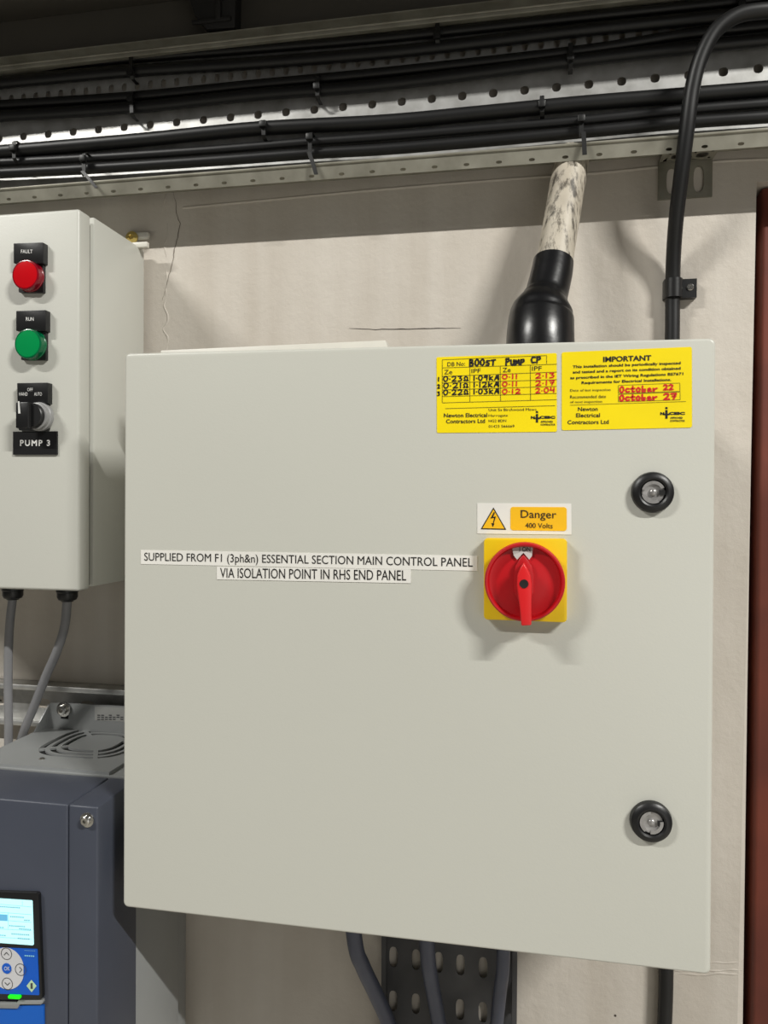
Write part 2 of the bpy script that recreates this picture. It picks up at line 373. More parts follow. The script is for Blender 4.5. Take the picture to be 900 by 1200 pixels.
# quarter-turn locks
def cam_lock(px, py, ang, k):
    c = at(px, py, Y); bm = B(); lathe(bm, c, (0, -1, 0), [(.0162, 0), (.0162, .0015), (.0155, .0045), (.0135, .0062), (.0112, .0066), (.0098, .0058), (.0094, .002), (0, .002)], 48)
    lk = obj('lock', bm, M['black'], enc, 'round black quarter-turn lock %s' % ('near the top right of the door' if k == 0 else 'near the bottom right of the door'))
    bm = B(); lathe(bm, c, (0, -1, 0), [(.0088, .0018), (.0088, .0034), (.0082, .0038), (.0030, .0032), (.0026, .0050), (.0016, .0058), (0, .0060)], 32)
    for a0, a1 in ((25, 165), (195, 300)):
        n = 12; P = []
        for r in (.0089, .0064):
            rng = range(n+1) if r > .008 else range(n, -1, -1)
            P += [c+V((math.cos(R(ang+a0+(a1-a0)*i/n))*r, -.003, math.sin(R(ang+a0+(a1-a0)*i/n))*r)) for i in rng]
        prism(bm, P, (0, -.0022, 0))
    obj('lock_insert', bm, M['insert'], lk)
    bm = B(); bx(bm, c.x+.0045, c.x+.0095, c.y-.0048, c.y-.003, c.z-.002, c.z+.0018); obj('key_notch', bm, M['cavity'], lk)
cam_lock(764.5, 577, 0, 0); cam_lock(762.5, 961.5, 70, 1)

# label helpers
def plate(name, pts, y, th, m, parent, label=None, r=0, b=0):
    c = [at(*p, y) for p in pts]; bm = B(); prism(bm, rr(c, r) if r else c, (0, th, 0), b); return obj(name, bm, m, parent, label)
def txt(bm, s, f, y, x0, x1, t0, t1, slope=0, off=0, shear=0, sp=1):     # f maps crop coords to photo pixels; box x0..x1, top t0..t1 at x0
    dx = (x1-x0)*slope
    add_text(bm, s, quad(at(*f(x0, t0), y), at(*f(x1, t0+dx), y), at(*f(x0, t1), y)), off, shear, sp)
def hnd(bm, s, f, y, x0, x1, t0, t1, slope, wd):
    dx = (x1-x0)*slope
    hand(bm, s, quad(at(*f(x0, t0), y), at(*f(x1, t0+dx), y), at(*f(x0, t1), y)), wd)
def line(bm, f, y, x0, z0, x1, z1, wd):
    a, b = at(*f(x0, z0), y), at(*f(x1, z1), y); d = b-a; n = V((-d.z, 0, d.x)).normalized()*wd/2; face(bm, [a+n, b+n, b-n, a-n])
idf = lambda x, y: (x, y)
Yp, Yt = Y-.0004, Y-.0007

# white supply strips
L1 = plate('label_strip', [(165, 644.5), (559.5, 651.5), (559.5, 669), (165, 661)], Yp, .0004, M['white'], enc, 'white strip reading SUPPLIED FROM F1 (3ph&n) ESSENTIAL SECTION MAIN CONTROL PANEL')
bm = B(); txt(bm, 'SUPPLIED FROM F1 (3ph&n) ESSENTIAL SECTION MAIN CONTROL PANEL', idf, Yt, 169, 554, 647.5, 660, .0165); obj('printed_text', bm, M['ink'], L1, smooth=False)
L2 = plate('label_strip', [(254, 664), (481.5, 667.5), (481.5, 683.5), (254, 679)], Yp-.0001, .0005, M['white'], enc, 'white strip reading VIA ISOLATION POINT IN RHS END PANEL')
bm = B(); txt(bm, 'VIA ISOLATION POINT IN RHS END PANEL', idf, Yt-.0001, 258, 476, 665.5, 677, .013); obj('printed_text', bm, M['ink'], L2, smooth=False)

# danger label
f7 = lambda x, y: (540+x*.3111, 570+y*.3111)
D = plate('warning_label', [(559.3, 589.5), (669.5, 590.3), (669.8, 626.6), (559.3, 625.4)], Yp, .0004, M['white'], enc, 'white and yellow Danger 400 Volts label above the isolator')
plate('yellow_panel', [f7(187, 77), f7(399, 78), f7(399, 168), f7(187, 165)], Yt, .0003, M['amber'], D, r=.0022)
bm = B(); c3 = [at(*f7(*p), Yt) for p in ((123, 79), (171, 163), (75, 161))]; face(bm, c3); obj('triangle_border', bm, M['ink'], D, smooth=False)
bm = B(); cc = (c3[0]+c3[1]+c3[2])/3; face(bm, [cc+(p-cc)*.86+V((0, -.0002, 0)) for p in c3]); obj('yellow_triangle', bm, M['amber'], D, smooth=False)
bm = B(); yb = Yt-.0004
face(bm, [at(*f7(*p), yb) for p in ((124, 97), (129, 98), (120, 119), (112, 121))]); face(bm, [at(*f7(*p), yb) for p in ((112, 121), (112.5, 117), (132, 113), (131, 117))])
face(bm, [at(*f7(*p), yb) for p in ((127, 114), (132, 113), (123, 143), (120, 143))]); face(bm, [at(*f7(*p), yb) for p in ((115, 138), (127, 140), (120, 154))])
obj('lightning_bolt', bm, M['ink'], D, smooth=False)
bm = B(); txt(bm, 'Danger', f7, yb, 226, 360, 89, 127, .02); txt(bm, '400 Volts', f7, yb, 243, 346, 137, 156, .02); obj('printed_text', bm, M['ink'], D, smooth=False)

# rotary isolator
ax, = [at(614.7, 681.5, Y-.014)]
iso = plate('isolator_switch', [(567, 630.8), (664.7, 631.6), (664.4, 729.5), (567, 726)], Y-.010, .0102, M['yellow'], enc, 'red rotary isolator on a square yellow plate', r=.003, b=.0012)
rad = .0311
bm = B(); lathe(bm, V((ax.x, Y-.0098, ax.z)), (0, -1, 0), [(rad+.0004, 0), (rad+.0004, .007), (rad, .0095), (rad-.001, .0105), (rad-.0022, .0102), (rad-.003, .0088), (rad-.0034, .0048), (rad-.006, .0042), (.017, .0046), (.0115, .0058), (0, .0058)], 64)
dial = obj('rotary_dial', bm, M['red'], iso, 'round red dial with a raised rim')
bm = B(); yd = Y-.0098
wedge = [at(*f7(*p), yd-.010) for p in ((235, 258), (252, 277), (268, 302), (276, 340), (275, 400), (250, 440), (222, 440), (200, 400), (200, 340), (205, 302), (219, 277))]
prism(bm, wedge, (0, .0055, 0), .0008); obj('pointer_hub', bm, M['red'], iso)
bm = B(); lev = [at(*f7(*p), yd-.0215) for p in ((236, 288), (250, 309), (263, 337), (268, 372), (266, 440), (266, 524), (228, 526), (222, 460), (211, 376), (212, 337), (223, 309))]
prism(bm, lev, (0, .0125, 0), .0011, 3); lever = obj('handle', bm, M['redlever'], iso, 'bright red lever handle with dark hole')
hc = at(*f7(238, 367), yd-.0217); bm = B(); lathe(bm, hc, (0, -1, 0), [(.0034, 0), (.0034, .0003), (.0026, .0002), (0, .0001)], 24); obj('screw_hole', bm, M['cavity'], iso)
bm = B(); face(bm, [at(*f7(*p), yd-.0062) for p in ((193, 228), (232, 222), (272, 228), (268, 262), (258, 276), (236, 250), (212, 276), (199, 260))]); obj('indicator_window', bm, M['greyink'], iso, 'pale grey window reading I ON', smooth=False)
bm = B(); txt(bm, 'I ON', f7, yd-.0066, 221, 262, 228, 245, 0, .01); obj('printed_text', bm, M['ink'], iso, smooth=False)

# yellow test-result sticker
s1 = lambda x, y: (505+x*155/900, 410+y*102/592)
S1 = plate('test_sticker', [(511.5, 418.6), (652.4, 413.8), (652.6, 506), (512, 507.3)], Yp, .0004, M['sticker'], enc, 'yellow test result sticker with handwritten readings', r=.0012)
bm = B(); lw = .0003
for a in (((77, 67), (787, 38)), ((787, 38), (787, 95)), ((77, 122), (857, 97)), ((77, 67), (77, 360)), ((77, 180), (857, 150)), ((77, 225), (857, 202)), ((77, 272), (857, 248)), ((77, 317), (857, 296)), ((77, 360), (857, 338)),
          ((265, 116), (265, 354)), ((472, 110), (474, 349)), ((676, 103), (678, 343)), ((97, 399), (845, 379))): line(bm, s1, Yt, *a[0], *a[1], lw)
obj('printed_grid', bm, M['ink'], S1, smooth=False)
def logo(bm, f, x, y, s):                    # stepped emblem: tall i with a bar through it, flanking letters and two small lines
    def bar(a, b, c, d): face(bm, [at(*f(x+p[0]*s, y+p[1]*s), Yt) for p in ((a, b), (c, b), (c, d), (a, d))])
    bar(34, 20, 49, 78); bar(34, 0, 49, 13); bar(16, 44, 64, 54)
    txt(bm, 'N', f, Yt, x, x+26*s, y+34*s, y+54*s, 0, .06); txt(bm, 'CEIC', f, Yt, x+58*s, x+166*s, y+33*s, y+52*s, 0, .06)
    txt(bm, 'APPROVED', f, Yt, x+66*s, x+150*s, y+66*s, y+79*s, 0, .03); txt(bm, 'CONTRACTOR', f, Yt, x+66*s, x+166*s, y+86*s, y+99*s, 0, .03)
bm = B()
txt(bm, 'DB No:', s1, Yt, 112, 232, 84, 112, -.035); txt(bm, 'Ze', s1, Yt, 90, 145, 136, 166, -.03); txt(bm, 'IPF', s1, Yt, 276, 338, 129, 158, -.03)
txt(bm, 'Ze', s1, Yt, 488, 543, 122, 152, -.03); txt(bm, 'IPF', s1, Yt, 688, 754, 112, 142, -.03)
obj('printed_text', bm, M['ink'], S1, smooth=False); bm = B()
txt(bm, 'Newton Electrical', s1, Yt, 88, 383, 432, 460, -.012, .012); txt(bm, 'Contractors Ltd', s1, Yt, 103, 368, 472, 500, -.012, .012)
for s, x1_, y_ in (('Unit 5a Birchwood Mews', 718, 399), ('Harrogate', 523, 438), ('HG2 8DN', 512, 474), ('01423 566669', 568, 511)): txt(bm, s, s1, Yt, 393, x1_, y_, y_+(22 if s == 'Harrogate' else 18), -.012)
obj('printed_text', bm, M['ink'], S1, smooth=False)
bm = B(); logo(bm, s1, 680, 416, 1); obj('printed_emblem', bm, M['ink'], S1, smooth=False)
bm = B(); pw = .0011
hnd(bm, 'BOOsT', s1, Yt, 258, 442, 66, 110, -.04, .0014); hnd(bm, 'PUMp', s1, Yt, 505, 640, 58, 106, -.04, .0014); hnd(bm, 'CP', s1, Yt, 676, 752, 48, 90, -.04, .0014)
for k, (a, b) in enumerate((('0.23W', '1.09kA'), ('0.21W', '1.12kA'), ('0.22W', '1.03kA'))):
    y_ = 180+46*k; hnd(bm, a, s1, Yt, 80, 260, y_, y_+34, -.02, pw); hnd(bm, b, s1, Yt, 284, 466, y_-6, y_+28, -.02, pw)
    hnd(bm, str(k+1), s1, Yt, 42, 62, 187+49*k, 212+49*k, 0, pw)
obj('handwriting', bm, M['pen'], S1, 'black marker handwriting', smooth=False)
bm = B()
for k, (a, b) in enumerate((('0.11', '2.13'), ('0.11', '2.17'), ('0.12', '2.04'))):
    y_ = 168+50*k; hnd(bm, a, s1, Yt, 480, 595 if k < 2 else 614, y_, y_+30, -.02, pw*.9); hnd(bm, b, s1, Yt, 706, 848, y_-7, y_+25, -.04, pw*.9)
obj('handwriting', bm, M['redpen'], S1, 'red marker handwriting', smooth=False)

# yellow IMPORTANT sticker
s2 = lambda x, y: (655+x*165/900, 400+y*112/611)
S2 = plate('inspection_sticker', [(658.3, 412.8), (810.8, 406.4), (811, 501), (658.3, 504.3)], Yp, .0004, M['sticker'], enc, 'yellow IMPORTANT inspection sticker with handwritten dates', r=.0016)
bm = B()
txt(bm, 'IMPORTANT', s2, Yt, 283, 590, 98, 133, -.035, .03)
for s, x0_, x1_, y_ in (('This installation should be periodically inspected', 88, 778, 154), ('and tested and a report on its condition obtained', 88, 778, 188), ('as prescribed in the IET Wiring Regulations BS7671', 72, 795, 224), ('Requirements for Electrical Installations.', 145, 718, 256)):
    txt(bm, s, s2, Yt, x0_, x1_, y_, y_+23, -.037, .022)
for s, x1_, y_ in (('Date of last inspection', 330, 306), ('Recommended date', 300, 346), ('of next inspection', 276, 380)): txt(bm, s, s2, Yt, 72, x1_, y_, y_+20, -.02)
for s, x0_, x1_, y_ in (('Newton', 122, 248, 420), ('Electrical', 110, 262, 460), ('Contractors Ltd', 55, 318, 504)): txt(bm, s, s2, Yt, x0_, x1_, y_, y_+26, -.01, .012)
obj('printed_text', bm, M['ink'], S2, smooth=False)
bm = B(); logo(bm, s2, 648, 420, .95); obj('printed_emblem', bm, M['ink'], S2, smooth=False)
bm = B()
for a in (((380, 281), (773, 266)), ((773, 266), (774, 319)), ((774, 319), (380, 333)), ((380, 333), (380, 281)), ((380, 339), (775, 323)), ((775, 323), (775, 373)), ((775, 373), (380, 386)), ((380, 386), (380, 339)), ((70, 408), (812, 384))): line(bm, s2, Yt, *a[0], *a[1], .00025)
obj('printed_grid', bm, M['ink'], S2, smooth=False)
bm = B()
hnd(bm, 'October', s2, Yt, 384, 632, 290, 328, -.03, .0013); hnd(bm, '22', s2, Yt, 664, 734, 278, 310, -.03, .0013)
hnd(bm, 'October', s2, Yt, 384, 630, 344, 382, -.03, .0014); hnd(bm, '27', s2, Yt, 664, 758, 334, 372, -.03, .0014)
obj('handwriting', bm, M['redpen'], S2, 'red marker handwriting', smooth=False)

# trunking lid lying on the enclosure top, its right end lifted
a, b, c = at(188, 410.5, -.125), at(452, 398.5, -.125), at(460, 407, -.125)
t = B(); zb = Z0+.4945; prism(t, [V((a.x, -.125, zb)), V((a.x, -.125, a.z)), V((b.x, -.125, b.z)), V((c.x, -.125, zb))], (0, .02, 0), .001)
tag(obj('trunking_cover', t, M['hood']), 'thin white sloping cover strip lying on top of the large grey enclosure', 'cover')

# ------------------------------------------------------------------ left control panel
PX = at(92, 400, -.14).x; pb = at(60, 692, -.14).z; ptp = at(60, 246.5, -.14).z; PL = -.36
pan = thing('control_panel', 'pale grey pump control panel with red and green lights on the left wall', 'control panel', (-.2, -.07, pb))
t = B(); bx(t, PL, PX+.0015, -.1145, -.008, pb+.002, ptp+.001, .0025); obj('body', t, M['shell'], pan)
t = B(); bx(t, PL+.003, PX-.003, -.1195, -.114, pb+.004, ptp-.008); obj('door_gasket', t, M['gasket'], pan)
t = B(); bx(t, PL, PX+.0005, -.14, -.119, pb, ptp, .003, 4); obj('door', t, M['shell'], pan)
f3 = lambda x, y: (x*.26667, 220+y*.26667)
YP = -.14
def nameplate(parent, pts, words, y0):
    n = plate('nameplate', [f3(*p) for p in pts], y0, .010, M['black'], parent, r=.0008, b=.0006)
    return n
def pilot(y_off, x_off, lens, skirt, word, lab, cx, cy):
    base = plate('pilot_light', [f3(82+x_off, 300+y_off), f3(190+x_off, 300+y_off), f3(190+x_off, 460+y_off), f3(82+x_off, 460+y_off)], YP-.004, .0042, M['black'], pan, lab, r=.0008)
    bm = B(); c4 = [at(*f3(*p), YP-.0075) for p in ((60+x_off, 244+y_off), (190+x_off, 240+y_off), (190+x_off, 332+y_off), (60+x_off, 332+y_off))]
    prism(bm, rr(c4, .0008), (0, .0077, 0), .0007); obj('nameplate', bm, M['black'], base)
    bm = B(); txt(bm, word, f3, YP-.0079, *((92+x_off, 143+x_off) if len(word) > 3 else (113+x_off-10, 147+x_off-10)), 272+y_off, 288+y_off, 0, .01); obj('printed_text', bm, M['whiteink'], base, smooth=False)
    c = at(*f3(cx, cy), YP-.012); bm = B(); lathe(bm, V((c.x, YP-.0035, c.z)), (0, -1, 0), [(.0156, 0), (.0156, .0015), (.0150, .002), (.0150, .0080), (.0145, .0087), (.0137, .0089), (.0133, .0082)], 48); obj('lens_body', bm, M[skirt], base)
    bm = B(); lathe(bm, V((c.x, YP-.0035, c.z)), (0, -1, 0), [(.0136, .0075), (.0133, .0087), (.008, .0093), (0, .0095)], 48); obj('lens', bm, M[lens], base)
pilot(0, 0, 'redlens', 'redskirt', 'FAULT', 'red pilot light under a black FAULT nameplate', 111, 382)
pilot(297, 11, 'greenlens', 'greenskirt', 'RUN', 'green pilot light under a black RUN nameplate', 122, 685)
sw = plate('selector_switch', [f3(82, 930), f3(209, 930), f3(209, 1066), f3(82, 1066)], YP-.004, .0042, M['black'], pan, 'black rotary selector switch marked HAND OFF AUTO', r=.0008)
bm = B(); c4 = [at(*f3(*p), YP-.0075) for p in ((75, 858), (210, 856), (210, 948), (77, 948))]; prism(bm, rr(c4, .0008), (0, .0077, 0), .0007); obj('nameplate', bm, M['black'], sw)
bm = B(); txt(bm, 'OFF', f3, YP-.0079, 120, 144, 880, 894); txt(bm, 'HAND', f3, YP-.0079, 84, 121, 899, 914); txt(bm, 'AUTO', f3, YP-.0079, 150, 184, 899, 914); obj('printed_text', bm, M['whiteink'], sw, smooth=False)
c = at(*f3(130, 1000), YP-.019); bm = B(); lathe(bm, V((c.x+.002, YP-.0035, c.z)), (0, -1, 0), [(.0145, 0), (.0145, .004), (.0132, .005), (.0132, .009), (.0122, .0095), (0, .0095)], 48); obj('knob_collar', bm, M['greyknob'], sw, 'grey collar of the knob')
bm = B(); lathe(bm, V((c.x, YP-.009, c.z)), (0, -1, 0), [(.0130, 0), (.0124, .008), (.0115, .0088), (0, .0088)], 40)
bx(bm, c.x-.0142, c.x-.0002, YP-.021, YP-.012, c.z-.0128, c.z+.0130, .001); obj('knob', bm, M['black'], sw)
bm = B(); face(bm, [at(*f3(*p), YP-.0213) for p in ((79, 938), (85, 938), (90, 992), (80, 992))]); obj('pointer_mark', bm, M['whiteink'], sw, smooth=False)
bm = B(); bx(bm, c.x-.0004, c.x+.0006, YP-.0213, YP-.017, c.z-.0125, c.z+.0125); obj('knob_groove', bm, M['cavity'], sw)
pp = plate('name_label', [f3(57, 1072), f3(250, 1070), f3(250, 1173), f3(57, 1173)], YP-.002, .0022, M['black'], pan, 'black engraved plate reading PUMP 3')
bm = B(); txt(bm, 'PUMP 3', f3, YP-.0023, 88, 220, 1108, 1135, 0, .03, 0, 1.25); obj('printed_text', bm, M['whiteink'], pp, smooth=False)
# wall lug with screw at the panel's top right corner
w1 = at(158, 279, -.006); bm = B()
bx(bm, w1.x-.012, at(174.5, 275, -.006).x, -.008, -.0005, at(160, 281, -.006).z, at(160, 272.5, -.006).z, .002); bx(bm, PX-.012, at(174.5, 288, -.02).x, -.0245, -.0185, at(170, 291, -.02).z, at(170, 284.5, -.02).z, .001)
lug = obj('wall_lug', bm, M['hood'], pan, 'white painted mounting lug behind the top corner')
bm = B(); lathe(bm, at(155, 279, -.008), (0, -1, 0), [(.0075, 0), (.0075, .002), (.003, .003), (.0028, .0015), (0, .0015)], 24); obj('screw', bm, M['brass'], lug)

# glands and grey cables under the panel
for px in (15, 79):
    c = at(px, 703, -.075); bm = B(); lathe(bm, V((c.x, c.y, pb+.002)), (0, 0, -1), [(.0118, 0), (.0118, .011), (.0110, .012), (.0110, .017), (.0095, .020), (.007, .021), (.0065, .022)], 6*4); obj('cable_gland', bm, M['black'], pan)
def cable(name, pts, r, m, label, cat='cable', group=None, n=14, k=8):
    bm = B(); tube(bm, pts, r, n, k); return tag(obj(name, bm, m), label, cat, group)
c = at(15, 703, -.075); cable('grey_cable', [V((c.x, -.075, pb-.017)), at(11.5, 730, -.072), at(10, 760, -.066), at(9.5, 800, -.058), at(10, 845, -.053), at(10, 890, -.05), at(11, 990, -.05)], .0047, M['gcable'], 'straight grey cable dropping from the left gland of the pump panel')
c = at(79, 703, -.075); cable('grey_cable', [V((c.x, -.075, pb-.017)), at(75.5, 735, -.073), at(66, 765, -.068), at(54, 792, -.062), at(41, 825, -.055), at(27, 860, -.046), at(21, 890, -.034), at(22, 985, -.026)], .0050, M['gcable'], 'bent grey cable slanting down from the right gland of the pump panel')

# strut channel on the wall behind
zt, zm, zb_ = at(70, 804, -.02).z, at(70, 818, -.02).z, at(70, 853, -.02).z
bm = B(); us = [-.6+.03*i for i in range(23)]
holed(bm, (0, -.002, zb_), (1, 0, 0), (0, 0, 1), (0, .0018, 0), us, [0, .012, .034, zt-zb_], {(i, 1): (.010, .006) for i in range(0, 22, 2)})
for z1_, z2_ in ((zt-.0025, zt), (zb_, zb_+.0025)): bx(bm, -.6, .06, -.021, -.0005, z1_, z2_)
bx(bm, -.6, .06, -.0225, -.0195, zt-.0065, zt, .0012); bx(bm, -.6, .06, -.0225, -.0195, zb_, zb_+.0065, .0012)
tag(obj('strut_channel', bm, M['galv']), 'galvanised slotted steel channel fixed along the wall behind the blue-grey drive', 'rail')

# ------------------------------------------------------------------ variable speed drive
YD = -.22; dz = at(114.7, 946, YD).z; DX = at(114.7, 946, YD).x; DL = -.237; zc = dz+.0044; DB = Z0-.42
drv = thing('motor_drive', 'blue-grey motor drive with lit screen and top fan grille at lower left', 'drive', (-.13, -.1, DB))
seam = at(79.5, 1000, YD).x
t = B(); bx(t, DL, seam-.0004, YD, -.15, DB, dz, .0020, 3); obj('front_cover', t, M['slate'], drv)
t = B(); bx(t, seam+.0004, DX, YD, -.15, DB, dz, .0020, 3); obj('side_cover', t, M['slate'], drv)
t = B(); bx(t, -.207, DX-.0012, -.1495, -.055, DB, dz-.0015, .001); bx(t, -.200, DX-.012, -.055, -.013, DB, dz-.0015, .001); obj('body', t, M['drivegrey'], drv)
t = B(); bx(t, -.2075, DX-.0006, -.1492, -.05, dz-.0015, dz+.0012, .0005); obj('top_flange', t, M['drivegrey'], drv)
# top cover with concentric fan slots
FC = V((-.1155, -.0635, 0)); r_in, r_out = .027, .060
bm = B(); X0, X1, Y0, Y1 = -.207, -.0505, -.148, -.0095
def ringpt(r, th): return V((FC.x+r*math.cos(th), FC.y+r*math.sin(th), 0))
N = 96
def flat(bm, fn, z0, z1):                    # helper: quad strip ring between two radius functions, with thickness
    pass
def ring_solid(bm, ra, rb, z0, z1, a0=0, a1=2*math.pi):
    n = max(6, int(N*(a1-a0)/(2*math.pi))); full = abs(a1-a0-2*math.pi) < 1e-6; prevq = None; first = None
    for i in range(n+(0 if full else 1)):
        th = a0+(a1-a0)*i/n; pa, pb_ = (ra(th) if callable(ra) else ringpt(ra, th)), (rb(th) if callable(rb) else ringpt(rb, th))
        q = [bm.verts.new((p.x, p.y, z)) for p, z in ((pa, z0), (pb_, z0), (pb_, z1), (pa, z1))]
        if prevq:
            for s in range(4): bm.faces.new((prevq[s], prevq[(s+1) % 4], q[(s+1) % 4], q[s]))
        else: first = q
        prevq = q
    if full:
        for s in range(4): bm.faces.new((prevq[s], prevq[(s+1) % 4], first[(s+1) % 4], first[s]))
    else: bm.faces.new(first); bm.faces.new(prevq[::-1])
def rect_edge(th):
    c, s = math.cos(th), math.sin(th); ks = []
    if abs(c) > 1e-9: ks.append(((X1 if c > 0 else X0)-FC.x)/c)
    if abs(s) > 1e-9: ks.append(((Y1 if s > 0 else Y0)-FC.y)/s)
    k = min(ks); return V((FC.x+c*k, FC.y+s*k, 0))
HS = .0525
def sq(f):                                   # rounded-square ring of the fan guard
    def fn(th):
        c, s_ = math.cos(th), math.sin(th); k = HS*f*(abs(c)**3.2+abs(s_)**3.2)**(-1/3.2); return V((FC.x+k*c, FC.y+k*s_, 0))
    return fn
ring_solid(bm, sq(1), rect_edge, dz+.0012, zc)
# fill exact corners of the rectangle
for (cx_, cy_) in ((X0, Y0), (X1, Y0), (X0, Y1), (X1, Y1)):
    th = math.atan2(cy_-FC.y, cx_-FC.x); st = 2*math.pi/N; k0 = math.floor((th % (2*math.pi))/st)
    a_, b_ = rect_edge(k0*st), rect_edge((k0+1)*st)
    prism(bm, [V((a_.x, a_.y, dz+.0012)), V((cx_, cy_, dz+.0012)), V((b_.x, b_.y, dz+.0012))], (0, 0, zc-dz-.0012))
bmesh.ops.recalc_face_normals(bm, faces=bm.faces)
top = obj('top_cover', bm, M['drivegrey'], drv)
bm = B(); zg = zc-.0004
prism(bm, [sq(.50)(2*math.pi*i/64)+V((0, 0, zg-.002)) for i in range(64)], (0, 0, .0022))
for ra, rb in ((.62, .70), (.81, .89)): ring_solid(bm, sq(ra), sq(rb), zg-.002, zg)
for th in (R(135), R(300), R(25), R(215)):
    d = V((math.cos(th), math.sin(th), 0)); n_ = V((-d.y, d.x, 0))*.0024
    p0, p1 = sq(.48)(th), sq(1.01)(th); p0.z = p1.z = zg-.002
    prism(bm, [p0+n_, p1+n_, p1-n_, p0-n_], (0, 0, .0021))
bmesh.ops.recalc_face_normals(bm, faces=bm.faces)
obj('fan_grille', bm, M['drivegrey'], drv)
bm = B(); prism(bm, [sq(1.02)(2*math.pi*i/64)+V((0, 0, dz+.0012)) for i in range(64)], (0, 0, .0003)); obj('fan_opening', bm, M['cavity'], drv)
sx = at(47, 890, -.13); bm = B(); lathe(bm, V((sx.x, -.127, zc)), (0, 0, 1), [(.003, 0), (.003, .0008), (.002, .0014), (0, .0014)], 20); obj('screw', bm, M['chrome'], drv)
# rear mounting plate with keyhole and bolt
zq = at(59, 823, -.024).z
bm = B(); zlow = zc-.004; xl = -.207
P = [V((xl, -.026, zlow)), V((xl, -.026, zlow+.012)), V((xl+.008, -.026, zq-.001)), V((xl+.011, -.026, zq)), V((-.03, -.026, zq+.0015)), V((-.03, -.026, zlow))]
prism(bm, P, (0, .003, 0)); prism(bm, [V((xl, -.046, zlow)), V((xl, -.046, zlow+.004)), V((xl+.006, -.026, zq-.002)), V((xl+.0075, -.023, zq-.002)), V((xl, -.023, zlow))], (.0015, 0, 0))
lugp = obj('mounting_plate', bm, M['drivegrey'], drv, 'grey rear mounting plate standing above the drive top')
c = at(75, 831, -.027); bm = B(); lathe(bm, c, (0, -1, 0), [(.0088, 0), (.0088, .0012), (.0060, .0014), (.0058, .006), (.0048, .0066), (.0024, .0066), (.002, .003), (0, .003)], 24); obj('bolt', bm, M['chrome'], lugp)
bm = B(); bx(bm, c.x-.0045, c.x+.005, -.0268, -.0258, c.z-.0115, c.z-.003, .0004); obj('keyhole', bm, M['cavity'], lugp)
bm = B(); q = [at(*p, -.0263) for p in ((111, 828), (150, 830), (150, 846), (111, 844))]; prism(bm, q, (0, .0005, 0)); lb = obj('rating_label', bm, M['drivelabel'], lugp)
bm = B()
for i in range(3):
    for j in range(7):
        if random.random() < .85: face(bm, [at(*p, -.0266) for p in ((114+j*4.5, 837.5+i*2.4), (117.3+j*4.5, 837.6+i*2.4), (117.3+j*4.5, 838.8+i*2.4), (114+j*4.5, 838.7+i*2.4))])
obj('printed_lines', bm, M['traydark'], lb, smooth=False)
# front screw
c = at(102.5, 960.5, YD); bm = B(); lathe(bm, c, (0, -1, 0), [(.0066, 0), (.0066, .0012), (.0046, .0014), (.0044, .0045), (.0034, .0052), (.0016, .0052), (.0013, .0025), (0, .0025)], 24); obj('cover_screw', bm, M['chrome'], drv)
# keypad
f5 = lambda x, y: (x*.26667, 930+y*.26667)
kp = plate('keypad', [f5(-260, 425), f5(168, 438), f5(186, 906), f5(-260, 905)], YD-.004, .0045, M['black'], drv, 'keypad with lit screen and blue button panel', r=.0025, b=.0008)
YK = YD-.0042
plate('lit_screen', [f5(-230, 448), f5(141, 471), f5(147, 667), f5(-230, 640)], YK-.0006, .0008, M['screen'], kp, r=.001)
bm = B(); yk = YK-.0009
def fl(bm, a, b, wd=.0003): line(bm, f5, yk, *a, *b, wd)
for a, b in (((-20, 484), (138, 498)), ((-20, 520), (138, 532)), ((35, 558), (138, 566)), ((-20, 594), (138, 602)), ((-20, 630), (140, 640)), ((36, 522), (36, 594)), ((98, 472), (98, 492))): fl(bm, a, b)
for x0_, x1_, y_ in ((0, 92, 496), (106, 136, 556), (84, 138, 594), (0, 26, 588), (0, 34, 622), (40, 120, 580), (78, 136, 636), (50, 132, 616), (44, 110, 540)):
    for k in range(int((x1_-x0_)/9)): fl(bm, (x0_+k*9, y_+k*.6), (x0_+k*9+6.5, y_+k*.6+.5), .0011)
obj('screen_lines', bm, M['lcdink'], kp, smooth=False)
bm = B(); face(bm, [at(*f5(*p), yk-.0001) for p in ((-40, 527), (33, 532), (33, 560), (-40, 556))]); obj('screen_highlight', bm, M['lcdblue'], kp, smooth=False)
plate('button_panel', [f5(-230, 668), f5(164, 684), f5(172, 886), f5(-230, 872)], YK-.0004, .0006, M['keyblue'], kp, r=.0008)
def disc(name, px, py, rx, m, y, par=kp, n=40):
    c = at(*f5(px, py), y); bm = B(); lathe(bm, c, (0, -1, 0), [(rx, 0), (rx, .0003), (0, .0003)], n); return obj(name, bm, M[m], par)
u = .26667*.70/900
pc = at(*f5(30, 768), YK-.0006); bm = B(); P = [pc+V((math.cos(2*math.pi*i/48)*86*u, 0, math.sin(2*math.pi*i/48)*92*u)) for i in range(48)]
P = [V((min(p.x, pc.x+82*u), p.y, p.z)) for p in P]; prism(bm, P, (0, -.0003, 0)); obj('button_pad', bm, M['paper'], kp)
disc('ok_button', 30, 768, 23*u, 'keyblue', YK-.0011)
bm = B(); txt(bm, 'OK', f5, YK-.0016, 18, 43, 760, 777, .02); obj('printed_text', bm, M['whiteink'], kp, smooth=False)
